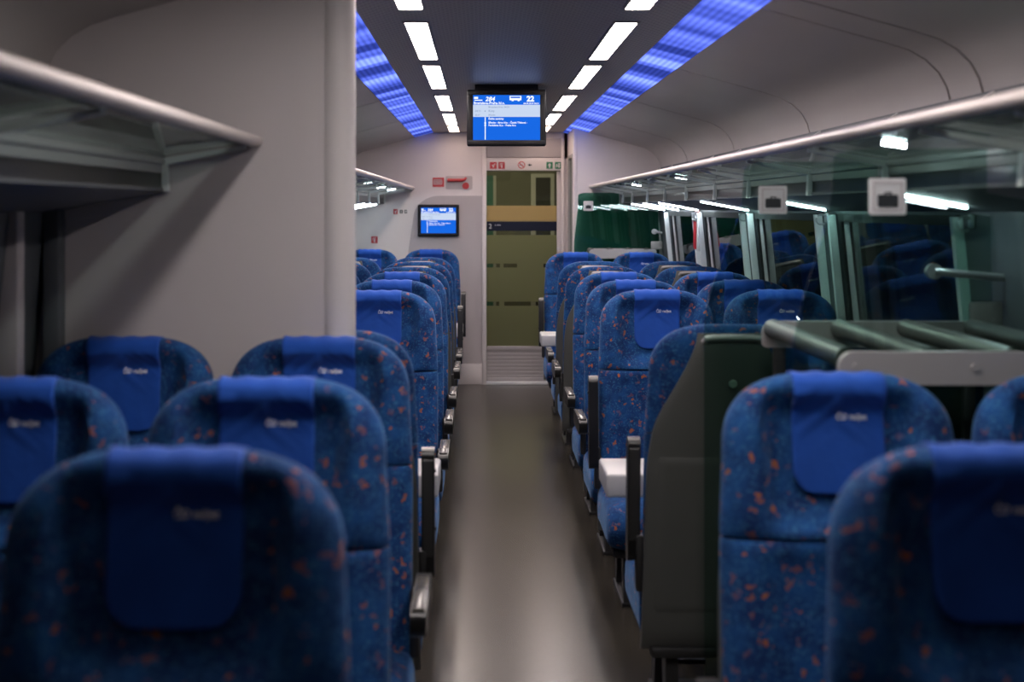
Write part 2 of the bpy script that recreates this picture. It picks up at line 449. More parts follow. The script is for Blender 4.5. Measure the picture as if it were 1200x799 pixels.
# cover strips in the corner of partition and side wall
tn += 1; tag(MB().box(CX-1.40, CX-1.352, 3.88, 3.944, .05, 1.66, .008).build(f'trim_{tn}', M['pillar']), kind='structure')
tn += 1; tag(MB().box(CX-1.43, CX-1.375, 3.60, 3.66, .78, 1.64, .006).build(f'trim_{tn}', M['panelgrey']), kind='structure')

# ------------------------------------------------------------------ end wall and door
def DX(px): return (px-565)/125.
def DZ(py): return EYE-(py-245)/125.
DL, DR, DT = .035, .765, 2.0
m = MB()
m.box(CX-1.5, DL-.02, YE, YE+.06, 0, 2.4); m.box(DL-.02, DR+.05, YE, YE+.06, 2.12, 2.4); m.box(DR, CX+1.5, YE, YE+.06, 0, 2.4)
tag(m.build('wall_end', M['endwall'], smooth=False), kind='structure')
# right hand return: white wall standing nearer than the door, and its narrow glazed side
YR = 11.98
m = MB(); m.box(.835, CX+1.47, YR, YR+.05, 0, 2.37)
m.box(.800, .836, YR, YR+.10, 0, 2.37, .01); m.box(.800, .836, YE-.12, YE, 0, 2.37); m.box(.800, .836, YR+.1, YE-.12, 2.13, 2.37); m.box(.800, .836, YR+.1, YE-.12, 0, .5)
tag(m.build('wall_return', M['endwall'], smooth=False), kind='structure')
wn += 1
w = empty(f'window_{wn}'); tag(w, kind='structure')
m = MB(); m.box(.796, .838, YR+.10, YR+.135, .5, 2.13); m.box(.796, .838, YE-.155, YE-.12, .5, 2.13); m.box(.796, .838, YR+.135, YE-.155, 2.10, 2.13); m.box(.796, .838, YR+.135, YE-.155, .5, .53)
m.build('window_frame', M['handle'], w, smooth=False)
MB().box(.812, .820, YR+.135, YE-.155, .53, 2.10).build('pane', M['glassdark'], w, smooth=False)

# grey panel with the swept corner
pz1 = 1.765
pts = [(-.71, .2), (DL-.03, .2), (DL-.03, pz1)]
for q in range(0, 13):
    a = PI/2+q/12*PI/2
    pts.append((-.40+.245*math.cos(a), 1.55+.215*math.sin(a)))
pts.append((-.69, 1.25))
tn += 1
tag(MB().prism(pts, 'y', YE-.012, YE).build(f'trim_{tn}', M['panelgrey'], smooth=False), kind='structure')
tag(MB().box(CX-1.45, DL-.03, YE-.02, YE, 0, .19, .004).build('baseboard_end', M['endwall']), kind='structure')
# jambs and header
tn += 1
m = MB(); m.box(DL-.035, DL+.006, YE-.05, YE+.05, 0, 2.3, .006); m.box(.738, .768, YE-.05, YE+.05, 0, 2.3, .006)
tag(m.build(f'trim_{tn}', M['endwall']), kind='structure')
tn += 1
tag(MB().box(DL+.006, .738, YE-.03, YE+.05, 2.125, 2.3, .004).build(f'trim_{tn}', M['panelgrey']), kind='structure')
tn += 1
tag(MB().box(DL+.006, .738, YE-.045, YE+.03, 2.0, 2.118, .005).build(f'trim_{tn}', M['endwall']), kind='structure')

door = empty('door_1', (0, YE+.02, 0)); tag(door, kind='structure')
dl, dr = DL+.008, .700
MB().box(dl, dr, -.006, .006, DZ(241), 1.995).build('pane', M['clear'], door, smooth=False)
MB().box(dl, dr, -.006, .006, DZ(259.5), DZ(241)).build('frosted_band', M['frost_hi'], door, smooth=False)
MB().box(dl, dr, -.008, .006, DZ(270.5), DZ(259.5)).build('dark_band', M['navy'], door, smooth=False)
MB().box(dl, dr, -.006, .006, DZ(275.5), DZ(270.5)).build('pane', M['clear'], door, smooth=False)
fr = MB()
ys = [275.5, 309, 313.5, 353, 358, 406]
for a, b in ((275.5, 309), (313.5, 353.5), (358.5, 406)): fr.box(dl, dr, -.006, .006, DZ(b), DZ(a))
cl = MB()
for (a, b), segs in (((309, 313.5), ((570, 586), (590, 606), (637, 652))), ((353.5, 358.5), ((570, 585), (591, 631)))):
    xs = dl
    for p0, p1 in segs:
        x0, x1 = max(dl, DX(p0)), min(dr, DX(p1))
        if x0 > xs: fr.box(xs, x0, -.006, .006, DZ(b), DZ(a))
        cl.box(x0, x1, -.005, .005, DZ(b), DZ(a)); xs = x1
    if xs < dr: fr.box(xs, dr, -.006, .006, DZ(b), DZ(a))
fr.build('frosted_glass', M['frost_lo'], door, smooth=False)
cl.build('clear_dashes', M['clear'], door, smooth=False)
kp = MB(); kp.box(dl, dr, -.015, .012, DZ(411), DZ(405.5), .003)
z = .06
prof = [(-.010, .06)]
zz = .06
while zz < DZ(411)-.02:
    prof += [(-.010, zz), (-.010, zz+.022), (-.007, zz+.025), (-.007, zz+.031)]; zz += .034
prof += [(-.010, DZ(411)), (.010, DZ(411)), (.010, .06)]
kp.prism(prof[1:], 'x', dl, dr)
kp.box(dl, dr, -.014, .012, .012, .058, .003)
kp.build('kick_plate', M['kick'], door)
MB().box(dr, .738, -.02, .016, .012, 1.995, .004).build('door_stile', M['wall'], door)
MB().box(.706, .722, -.034, -.02, DZ(295), DZ(289), .003).build('door_button', M['white'], door)
b = MB()
b.merge(text_bm('2', .062, dl+.018, DZ(269.5)+.014, -.0095)); b.merge(text_bm('2. třída', .020, dl+.075, DZ(263.5)-.008, -.0095))
b.build('lettering', M['logo'], door, smooth=False)
MB().box(dl-.01, .76, YE-.05, YE+.0, .0, .028, .004).build('sill', M['post'], None)
tag(bpy.data.objects['sill'], kind='structure'); bpy.data.objects['sill'].name = 'trim_sill'

# vestibule behind the door
m = MB(); m.box(-1.0, 1.7, YE+1.9, YE+1.95, 0, 2.4); m.box(-1.05, -1.0, YE+.06, YE+1.95, 0, 2.4); m.box(1.7, 1.75, YE+.06, YE+1.95, 0, 2.4)
m.box(-1, 1.7, YE+.06, YE+1.9, 2.4, 2.45)
tag(m.build('wall_vestibule', M['vest'], smooth=False), kind='structure')
tag(MB().box(-1, 1.7, YE+.06, YE+1.9, -.05, 0).build('floor', M['floor'], smooth=False), kind='structure')
d2 = empty('door_2', (.655, YE+1.88, 0)); tag(d2, kind='structure')
m = MB(); m.box(-.13, -.08, -.03, .02, 0, 2.02); m.box(.08, .12, -.03, .02, 0, 2.02); m.box(-.08, .08, -.03, .02, 1.98, 2.02); m.build('door_frame', M['handle'], d2, smooth=False)
MB().box(-.08, .08, -.02, .015, 0, 1.98).build('door_leaf', M['seal'], d2, smooth=False)
d3 = empty('door_3', (.0, YE+1.88, 0)); tag(d3, kind='structure')
m = MB(); m.box(-.30, .12, -.03, .02, 0, 2.0); m.build('door_leaf', M['vestgreen'], d3, smooth=False)
m = MB(); m.box(.12, .15, -.04, .02, 0, 2.0); m.build('door_frame', M['handle'], d3, smooth=False)
vl = empty('ceiling_light', (.35, YE+.85, 2.4)); tag(vl, 'lamp in the ceiling of the vestibule behind the glass door', 'ceiling light')
MB().prism(rrect(-.35, .35, -.10, .10, .02, 3), 'z', -.012, -.002).build('diffuser', M['vestlamp'], vl, smooth=False)
MB().prism(rrect(-.37, .37, -.12, .12, .02, 3), 'z', -.002, 0).build('frame', M['white'], vl, smooth=False)

# ------------------------------------------------------------------ seats
ZT, ZS, ZB = 1.28, .935, .40
def yc(z): return .115*(z-.42)/.86
def smooth(a, b, t):
    t = max(0., min(1., (t-a)/(b-a))); return t*t*(3-2*t)
def W(z):
    if z <= ZS: return .263
    if z < 1.10: return .263-.010*((z-ZS)/(1.10-ZS))
    t = (z-1.10)/(ZT-1.10)
    return .070+.183*(max(0., 1-t**2.9))**(1/2.1)
def seam(z): return math.exp(-((z-ZS)/.010)**2)
def tf(z):                                   # front half thickness
    t = .058 if z > ZS else .062
    if z > ZT-.07: t *= math.sqrt(max(.0, 1-((z-(ZT-.07))/.0705)**2))*.9+.1
    return t*(1-.14*seam(z))
def tb(z):
    t = .042
    if z > ZT-.06: t *= math.sqrt(max(.0, 1-((z-(ZT-.06))/.0605)**2))*.9+.1
    return t
def edge(t, p): return (max(0., 1-abs(t)**p))**(1/2.4)
def front_y(x, z):
    w = W(z); t = max(-1, min(1, x/w))
    y = yc(z)-tf(z)*edge(t, 4)
    fade = smooth(ZB, .55, z)
    if z > ZS:
        k = smooth(ZS, 1.0, z)*(1-smooth(1.19, 1.272, z))
        y += .056*k*(1-smooth(.146, .180, abs(x)+.10*max(0, 1.10-z)))*1.0
        y -= .010*k*smooth(.15, .2, abs(x))*edge(t, 6)
    else:
        y += .026*fade*(1-smooth(.12, .2, abs(x)))*(1-smooth(.86, .93, z)*.6)
    return y
def back_y(x, z):
    w = W(z); t = max(-1, min(1, x/w)); return yc(z)+tb(z)*edge(t, 4)
TS = [math.sin(PI/2*(-1+2*i/26)) for i in range(27)]
def seat_loops(zs):
    loops = []
    for z in zs:
        w = W(z)*(1-.012*seam(z)); lp = [(w*t, front_y(w*t, z), z) for t in TS]
        lp += [(w*t, back_y(w*t, z), z) for t in TS[::-1][1:-1]]
        loops.append(lp)
    return loops
zs_low = [ZB+.0, ZB+.02, .46, .52, .58, .64, .70, .76, .82, .87, .90, .915, .925, .932]
zs_up = [.938, .945, .955, .97, 1.0, 1.03, 1.06, 1.09, 1.12, 1.15, 1.175, 1.195, 1.21, 1.225, 1.238, 1.248, 1.257, 1.264, 1.270, 1.275, 1.2785, 1.28]

def shell_w(z):
    t = (z-.235)/(1.255-.235)
    return .268-.016*t-.030*smooth(.55, .85, t)-.118*smooth(.68, 1.02, t)
def shell_loops():
    loops = []
    for i in range(27):
        t = i/26; z = .235+1.02*t; w = shell_w(z)
        bul = .036-.020*t
        if t > .93: bul *= math.sqrt(max(0, 1-((t-.93)/.072)**2))*.9+.1
        if t < .06: bul *= math.sqrt(max(0, 1-((.06-t)/.062)**2))*.85+.15
        zc = max(z, ZB)
        y0 = yc(z)+tb(zc)*.72
        lp = [(w*q, y0, z) for q in (-1, -.5, 0, .5, 1)]
        lp += [(w*q, y0+.012+bul*edge(q*.985, 5), z) for q in (1, .97, .9, .75, .5, .2, -.2, -.5, -.75, -.9, -.97, -1)]
        loops.append(lp)
    return loops
def shell_back(x, z):
    t = (z-.235)/1.02; w = shell_w(z); return yc(z)+tb(max(z, ZB))*.72+.012+(.036-.020*t)*edge(x/w*.985, 5)

def wrinkle(x, z):
    k = smooth(1.10, 1.22, z)
    return .0025*noise.noise(Vector((x*26+4, z*8, 2.2)))+.018*k*abs(noise.noise(Vector((x*20+(z-1.2)*24*(1 if x > 0 else -1)+9, z*5, 6.1))))
def cover_fn(u, v):
    """u across 0..1, v along from the rear, over the top, down the front"""
    hw = .101; x = (u-.5)*2*hw
    rear, front = .035, .222
    L = rear+.07+front; s = v*L
    def wr(x, zz): return wrinkle(x, zz)
    if s < rear:
        z = ZT-.035-(rear-s); return Vector((x, back_y(x, z)+.006, z))
    if s < rear+.07:
        a = (s-rear)/.07*PI
        zc0 = ZT-.035; yb, yf = back_y(x, zc0)+.006, front_y(x, zc0)-.006
        cy, ry = (yb+yf)/2, (yb-yf)/2
        return Vector((x, cy+ry*math.cos(a), zc0+(.0375+.0015*math.sin(x*110))*math.sin(a)**.75 if math.sin(a) > 0 else zc0))
    z = ZT-.035-(s-rear-.07)
    # rounded lower corners
    zb = ZT-.035-front; r = .055
    dz = z-zb
    if dz < r:
        lim = hw-r+math.sqrt(max(0, r*r-(r-dz)**2))
        x = x/hw*lim
    return Vector((x, front_y(x, z)-.006-.004*smooth(.06, .2, ZT-z)-wr(x, z), z))
def cover_front(x, z): return front_y(x, z)-.006-.004*smooth(.06, .2, ZT-z)-wrinkle(x, z)-.0016

def cushion_loops():
    loops = []
    for i in range(17):
        t = i/16; y = .005-.505*t                     # from under the back to the front edge
        zt = .452+.010*math.cos(t*2.2); zb = .245
        fr = 1.
        if t > .78:
            q = (t-.78)/.22; h = math.sqrt(max(0., 1-(q*.995)**2))
            mid = .345; zt = mid+(zt-mid)*(h*.92+.08); zb = mid+(zb-mid)*(h*.92+.08)
        if t < .06: zt -= .02*(1-t/.06)
        w = .2715 - (.012*((t-.85)/.15)**2 if t > .85 else 0)
        lp = []
        n = 34
        for k in range(n):
            a = 2*PI*k/n; ca, sa = math.cos(a), math.sin(a)
            x = w*math.copysign(abs(ca)**.40, ca); zz = (zt+zb)/2+(zt-zb)/2*math.copysign(abs(sa)**.42, sa)
            if sa > 0: zz -= .014*(1-smooth(.10, .22, abs(x)))*min(1, max(0., (zt-zb)/.14))
            lp.append((x, y, zz))
        loops.append(lp)
    return loops

def make_seat(cover=True):
    root = empty('train_seat')
    MB().loft(seat_loops(zs_low)).build('backrest', M['fabric'], root, angle=60)
    MB().loft(seat_loops(zs_up)).build('headrest', M['fabric'], root, angle=60)
    MB().loft(cushion_loops()).build('seat_cushion', M['fabric'], root, angle=70)
    sh = MB().loft(shell_loops()).build('back_shell', M['shell'], root, angle=50)
    # raised service panel on the shell
    def pf(u, v):
        z = .36+.51*v; w = (shell_w(z)-.028); x = (u-.5)*2*w
        return Vector((x, shell_back(x, z)+.004-.006*(max(abs(u-.5)*2, abs(v-.5)*2) > .97), z))
    MB().grid(pf, 30, 30).build('service_panel', M['shell'], sh, angle=50)
    h = MB()
    zh = 1.240
    h.tube([(-.088, shell_back(0, zh)-.008, zh-.012), (-.082, shell_back(0, zh)+.004, zh), (-.06, shell_back(0, zh)+.007, zh+.003), (0, shell_back(0, zh)+.008, zh+.004),
            (.06, shell_back(0, zh)+.007, zh+.003), (.082, shell_back(0, zh)+.004, zh), (.088, shell_back(0, zh)-.008, zh-.012)], .0105, 10)
    h.build('grab_handle', M['plate'], root)
    kb = MB(); yk = shell_back(0, 1.10); kb.tube([(0, yk-.004, 1.10), (0, yk+.012, 1.10), (0, yk+.014, 1.10), (0, yk+.020, 1.10)], [.008, .008, .013, .011], 14); kb.build('coat_knob', M['knob'], sh)
    # under frame
    f = MB(); f.box(-.24, .24, -.40, .06, .215, .25, .01); f.build('seat_pan', M['frame_metal'], root)
    for sx in (-1, 1):
        l = MB(); l.prism([(-.34, .0), (-.27, .0), (-.20, .216), (-.30, .216)], 'x', sx*.17-.02, sx*.17+.02); l.build('leg', M['frame_metal'], root, smooth=False)
        l = MB(); l.prism([(-.02, .0), (.05, .0), (.03, .216), (-.07, .216)], 'x', sx*.17-.02, sx*.17+.02); l.build('leg', M['frame_metal'], root, smooth=False)
    b = MB(); b.box(-.20, .20, -.34, .05, .0, .018, .004); b.build('base_rail', M['frame_metal'], root)
    if cover:
        c = MB().grid(cover_fn, 28, 60).build('headrest_cover', M['cover'], root, angle=80)
        so = c.modifiers.new('thick', 'SOLIDIFY'); so.thickness = .002; so.offset = 0
        lg = MB()
        lg.merge(text_bm('ČD railjet', .0165, -.004, ZT-.098, 0, bold=.022, shear=.12, fn=cover_front))
        lg.build('printed_lettering', M['logo'], c, smooth=False)
    return root

def children(o): return [c for c in bpy.data.objects if c.parent is o]
def copy_tree(o, parent=None):
    c = o.copy(); col.objects.link(c)
    if parent:
        c.parent = parent
    for ch in o_children.get(o.name, []): copy_tree(ch, c)
    return c

def armrest(sx, raised, root):
    """hinged arm beside the backrest on the side sx"""
    x = sx*(.290 if raised else .296); w = .020
    ar = MB()
    if raised:
        def prof(o=0.):
            return rrect(-.040, .022, .51, .912, (.03, .03, .03, .03), 7)
        ar.prism([(y+(.05*(z-.53)), z) for y, z in prof()], 'x', x-w, x+w)
    else:
        ar.prism(rrect(-.34, .05, .570, .640, (.034, .03, .022, .022), 5), 'x', x-w, x+w)
    bmesh.ops.bevel(ar.bm, geom=[e for e in ar.bm.edges if len(e.link_faces) == 2 and e.calc_face_angle(0) > 1.2], offset=.007, segments=2, affect='EDGES', profile=.5)
    a = ar.build('armrest', M['black'], root, angle=40)
    pd = MB()
    if raised:
        pd.prism([(y+(.05*(z-.53)), z) for y, z in rrect(.010, .025, .58, .88, .006, 3)], 'x', x-w*.75, x+w*.75)
        for zz in (.66, .84): pd.tube([(x-w-.001*sx, -.01+.05*(zz-.53), zz), (x-w-.004, -.01+.05*(zz-.53), zz)], .006, 10)
    else:
        pd.box(x-w*.86, x+w*.86, -.328, -.02, .634, .648, .006)
    pd.build('armrest_pad', M['armdark'] if raised else M['armlit'], a)
    xi, xo = sorted((sx*.258, sx*.284)); br = MB(); br.box(xi, xo, -.02, .035, .42, .60, .006); br.build('armrest_bracket', M['frame_metal'], root)

XL, XLW, XR, XRW = -.455, -1.000, .775, 1.322
# rows: depth of the headrest top, facing the camera?, raised armrest?
ROWS_L = [(2.00, 1, 0), (2.86, 1, 0), (3.79, 1, 0), (4.10, 0, 1), (5.97, 1, 0), (6.86, 1, 0), (7.74, 1, 0), (8.52, 0, 0), (9.36, 0, 0), (10.22, 0, 1), (12.15, 1, 1)]
ROWS_R = [(2.03, 1, 0), (2.95, 1, 0), (4.30, 0, 1), (6.03, 1, 1), (6.87, 1, 0), (7.72, 1, 0), (8.60, 0, 0), (9.45, 0, 0), (11.30, 1, 1)]
proto = make_seat(True)
proto_plain = make_seat(False)
o_children = {}
for o in bpy.data.objects:
    if o.parent: o_children.setdefault(o.parent.name, []).append(o)
proto_used = set()
ORD = ['first', 'second', 'third', 'fourth', 'fifth', 'sixth', 'seventh', 'eighth', 'ninth', 'tenth', 'eleventh']
def row_phrase(i, side, rows):
    d, facing, raised = rows[i]
    n = len(rows)
    if i == 0: return 'nearest row'
    if i == n-1: return 'farthest row'
    return f'in the {ORD[i]} row'
def place(x, i, side, rows, window):
    d, facing, raised = rows[i]
    src = proto if facing else proto_plain
    if src.name not in proto_used: r = src; proto_used.add(src.name)
    else: r = copy_tree(src)
    if facing: r.location = (x, d-.065, 0); r.rotation_euler = (0, 0, 0)
    else: r.location = (x, d+.085, 0); r.rotation_euler = (0, 0, PI)
    pos = 'window' if window else 'aisle'
    if facing: lab = f'blue {pos} seat with headrest cover, left of the aisle, {row_phrase(i, side, rows)}'
    else: lab = f'{pos} seat turned away with grey shell, left of the aisle, {row_phrase(i, side, rows)}'
    if side == 'R': lab = lab.replace('left of', 'right of')
    tag(r, lab, 'seat', 'blue seats on the left of the aisle' if side == 'L' else 'blue seats on the right of the aisle')
    if not window:
        sx = 1 if side == 'L' else -1
        armrest(sx if facing else -sx, raised, r)
    return r
for i in range(len(ROWS_L)):
    place(XL, i, 'L', ROWS_L, False)
    if i >= 1: place(XLW, i, 'L', ROWS_L, True)
for i in range(len(ROWS_R)):
    place(XR, i, 'R', ROWS_R, False)
    if i >= 1: place(XRW, i, 'R', ROWS_R, True)

# ------------------------------------------------------------------ tables between facing seats
def table(sgn, y, lab):
    xa = CX+sgn*(.29 if sgn > 0 else .305); xb = CX+sgn*1.41
    r = empty('folding_table', ((xa+xb)/2, y, 0))
    hw = abs(xb-xa)/2
    m = MB(); m.box(-hw, hw, -.16, .16, .618, .702, .011, 3); m.build('table_top', M['table'], r)
    m = MB(); m.box(-hw+.01 if sgn < 0 else hw-.06, -hw+.06 if sgn < 0 else hw-.01, -.10, .10, .02, .615, .006)
    m.build('wall_bracket', M['frame_metal'], r)
    m = MB(); m.tube([(-sgn*hw*.45, 0, 0), (-sgn*hw*.45, 0, .616)], .022, 12); m.box(-sgn*hw*.45-.06, -sgn*hw*.45+.06, -.06, .06, 0, .015, .004); m.build('leg', M['frame_metal'], r)
    tag(r, lab, 'table', 'folding tables between facing seats')
table(1, 4.99, 'pale grey folding table between the near facing seats right of the aisle')
table(-1, 4.99, 'pale grey folding table between seats left of the aisle, just past the partition')
table(1, 10.32, 'pale grey folding table between the far facing seats right of the aisle')
table(-1, 11.10, 'pale grey folding table before the farthest seats left of the aisle')

# ------------------------------------------------------------------ luggage racks
def rack(sgn, y0, y1, brk, leds, lab, lamps_y=()):
    """cross-section: rail - glass shelf - channel - dark strip - soffit to the side wall"""
    def X(u): return CX+sgn*u
    r = empty('luggage_rack', (0, (y0+y1)/2, 0)); cy = (y0+y1)/2; a, b = y0-cy, y1-cy
    tag(r, lab, 'luggage rack', 'overhead luggage racks')
    m = MB(); n = 14
    m.prism([(X(.805)+sgn*.022*math.cos(2*PI*k/n), 1.836+.017*math.sin(2*PI*k/n)) for k in range(n)], 'y', a, b)
    m.prism([(X(.82), 1.842), (X(.86), 1.836), (X(.86), 1.826), (X(.82), 1.828)], 'y', a, b)
    m.build('front_rail', M['rail'], r)
    m = MB(); m.prism([(X(.84), 1.833), (X(1.075), 1.795), (X(1.075), 1.789), (X(.84), 1.827)], 'y', a, b)
    m.build('shelf_glass', M['shelfglass'], r, smooth=False)
    m = MB(); m.prism([(X(1.06), 1.800), (X(1.10), 1.800), (X(1.10), 1.742), (X(1.065), 1.742), (X(1.065), 1.766), (X(1.058), 1.770), (X(1.058), 1.780), (X(1.065), 1.784)], 'y', a, b)
    m.build('shelf_channel', M['handle'], r, smooth=False)
    m = MB(); m.prism([(X(1.072), 1.742), (X(1.08), 1.742), (X(1.075), 1.700), (X(1.067), 1.700)], 'y', a, b); m.build('dark_strip', M['mirror'], r, smooth=False)
    m = MB(); m.prism([(X(1.063), 1.700), (X(1.063), 1.692), (X(1.388), 1.632), (X(1.388), 1.645), (X(1.08), 1.702)], 'y', a, b); m.build('soffit', M['soffit'], r, smooth=False)
    m = MB(); m.prism([(X(1.10), 1.795), (X(1.39), 1.90), (X(1.39), 1.91), (X(1.10), 1.801)], 'y', a, b); m.build('rear_glass', M['darkglass'], r, smooth=False)
    for yb in brk:
        q = yb-cy
        m = MB()
        m.prism([(X(.83), 1.822), (X(1.07), 1.785), (X(1.07), 1.765), (X(.83), 1.812)], 'y', q-.014, q+.014)
        m.prism([(X(1.056), 1.786), (X(1.068), 1.786), (X(1.068), 1.69), (X(1.050), 1.69)], 'y', q-.016, q+.016)
        m.prism([(X(1.07), 1.80), (X(1.385), 1.995), (X(1.385), 1.965), (X(1.10), 1.79)], 'y', q-.012, q+.012)
        m.build('bracket', M['bracket'], r, smooth=False)
    for yl, u0, u1 in leds:
        q = yl-cy
        m = MB()
        def zs(u): return 1.692-.060*(u-1.063)/.325
        m.prism([(X(u0), zs(u0)-.001), (X(u1), zs(u1)-.001), (X(u1), zs(u1)-.009), (X(u0), zs(u0)-.009)], 'y', q-.007, q+.007)
        m.build('reading_or_fill_bar', M['led'], r, smooth=False)  # under the left rack some bars are added to brighten the end wall
    for yl in lamps_y:
        q = yl-cy
        def zt(u): return 1.827-.038*(u-.84)/.235
        m = MB(); m.prism([(X(.905), zt(.905)-.001), (X(.965), zt(.965)-.001), (X(.965), zt(.965)-.006), (X(.905), zt(.905)-.006)], 'y', q-.006, q+.006)
        m.build('reading_or_fill_lamp', M['led'], r, smooth=False)  # several of these are added to brighten the brackets and shelf underside
    return r
brR = [1.3, 2.5, 3.05, 4.1, 5.05, 6.2, 7.1, 8.1, 9.05, 10.0, 11.0, 11.75]
ledR = [(2.2, 1.09, 1.3), (4.06, 1.09, 1.29), (5.93, 1.09, 1.34), (7.74, 1.09, 1.36), (9.57, 1.09, 1.36), (10.5, 1.09, 1.36), (11.32, 1.09, 1.36)]
rack(1, .3, 11.97, brR, ledR, 'long overhead luggage rack with rounded rail along the right windows', (3.6, 7.45, 9.6))  # middle shelf lamp is added to light the brackets
rack(-1, .3, 3.94, [1.3, 2.45, 3.925], [], 'dark overhead luggage rack ending at the white partition on the left')
rack(-1, 4.01, 12.79, [4.9, 6.2, 7.3, 8.1, 9.05, 10.0, 11.0, 12.0, 12.75], [(9.75, 1.09, 1.36), (10.9, 1.09, 1.36), (11.5, 1.09, 1.36), (12.15, 1.09, 1.36)], 'overhead luggage rack beyond the white partition, left of the wall screen', (9.4, 10.6, 11.8))  # added bars brighten the end wall, added shelf lamps the rack underside

# ------------------------------------------------------------------ glass screens, luggage stands
def sbend(x0, x1, z0, z1, n=14):
    return [(x0+(x1-x0)*smooth(0, 1, i/n), z0+(z1-z0)*i/n) for i in range(n+1)]
def glass_screen(y, mat, xlow, xup, lab, sign_x, sign_z, sz, bar, rim=True):
    r = empty('glass_screen', (0, y, 0)); tag(r, lab, 'glass screen', 'green tinted glass screens')
    xw = CX+wall_u(1.3)-.005
    pts = [(xw, .02), (xlow, .02)]+sbend(xlow, xup, 1.28, 1.72)
    rr = .07
    pts += [(xup+rr-rr*math.cos(a), 1.755+rr*math.sin(a)*.4) for a in [PI/2*k/6 for k in range(1, 7)]]
    pts += [(CX+1.045, 1.783), (CX+1.045, 1.678), (CX+1.385, 1.618)]
    MB().prism(pts, 'y', -.005, .005).build('glass_pane', mat, r, smooth=False)
    for zz in (1.325,):
        m = MB(); m.box(xw-.105, xw-.004, -.018, -.006, zz-.036, zz+.036, .008)
        for q in (-.022, .022): m.tube([(xw-.03, -.018, zz+q), (xw-.03, -.022, zz+q)], .008, 10)
        m.build('clamp_plate', M['plate'], r)
    m = MB()
    if bar:
        x0, zb = bar
        m.tube([(x0, -.004, zb), (x0, -.028, zb)], .024, 16)
        m.tube([(x0, -.028, zb), (x0+.02, -.030, zb-.001), (xw+.03, -.030, zb-.022)], .012, 12)
        m.build('grab_bar', M['alu'], r)
    s = sz/2
    g = empty('luggage_sign', (sign_x, y-.011, sign_z)); tag(g, lab_sign[len(signs)], 'sign', 'luggage pictogram signs'); signs.append(g)
    MB().prism(rrect(-s, s, -s, s, s*.12, 4), 'y', -.004, .005).build('sign_plate', M['white'], g, smooth=False)
    fr = MB()
    o, i = s*.80, s*.72
    for x0, x1, z0, z1 in ((-o, o, i, o), (-o, o, -o, -i), (-o, -i, -i, i), (i, o, -i, i)): fr.box(x0, x1, -.0055, -.0035, z0, z1)
    fr.build('sign_border', M['panelgrey'], g, smooth=False)
    p = MB(); p.prism(rrect(-s*.56, s*.56, -s*.58, s*.10, s*.08, 3), 'y', -.006, -.0035)
    p.prism([(-s*.2, s*.10), (-s*.2, s*.24), (s*.2, s*.24), (s*.2, s*.10), (s*.12, s*.10), (s*.12, s*.17), (-s*.12, s*.17), (-s*.12, s*.10)], 'y', -.006, -.0035)
    p.build('suitcase_pictogram', M['darkprint'], g, smooth=False)
    return r
signs = []
lab_sign = ['white luggage pictogram sign on the nearest glass screen, largest of the three', 'white luggage pictogram sign on the second glass screen, middle of the three', 'smallest white luggage pictogram sign, on the far green glass beside the door']
glass_screen(3.236, M['glass'], .735, .83, 'green tinted glass screen behind the second right aisle seat, nearest of three', .957, 1.67, .086, None)
glass_screen(4.13, M['glass'], .672, .79, 'green tinted glass screen just before the seat with the grey back shell', .877, 1.668, .084, (1.36, 1.452))
glass_screen(11.90, M['glassdark'], .800, .835, 'dark green glass screen by the end door, farthest of three', .925, 1.668, .084, (1.50, 1.445))

def stand(y0, y1, lab, ntube, xs, ytop=1.305):
    r = empty('luggage_stand', (0, y0, 0)); tag(r, lab, 'luggage stand', 'low luggage stands')
    x0, x1 = xs; d = y1-y0
    for y, nm in ((0, 'front_plate'), (d, 'rear_plate')):
        m = MB(); m.prism(rrect(x0, x1, ytop-.078, ytop, (.012, .02, .02, .035), 5), 'y', y-.012, y+.012)
        for q in (x0+.04, (x0+x1)/2-.02, x1-.10): m.tube([(q, y-.012, ytop-.036), (q, y-.017, ytop-.036)], .010, 12)
        m.build(nm, M['plate'], r)
    for k in range(ntube):
        x = x0+.028+k*(x1-x0-.08)/(ntube-1)
        m = MB(); m.tube([(x, .030, ytop-.020), (x, d-.013, ytop-.020)], .027, 16); m.build('tube', M['tube'], r)
    for y in (.0, d):
        for x in (x0+.05, x1-.06):
            m = MB(); m.box(x-.018, x+.018, y-.011, y+.011, 0, ytop-.078, .004); m.build('leg', M['frame_metal'], r)
    m = MB(); m.box(x0+.03, x1-.04, .036, d-.014, .30, .325, .006); m.build('shelf', M['shell'], r)
stand(3.215, 4.085, 'low luggage stand with four grey tubes behind the nearest right seats', 4, (.838, 1.515))
stand(11.56, 11.84, 'low luggage stand with pale grey plate by the far green glass', 4, (.905, 1.475), 1.30)

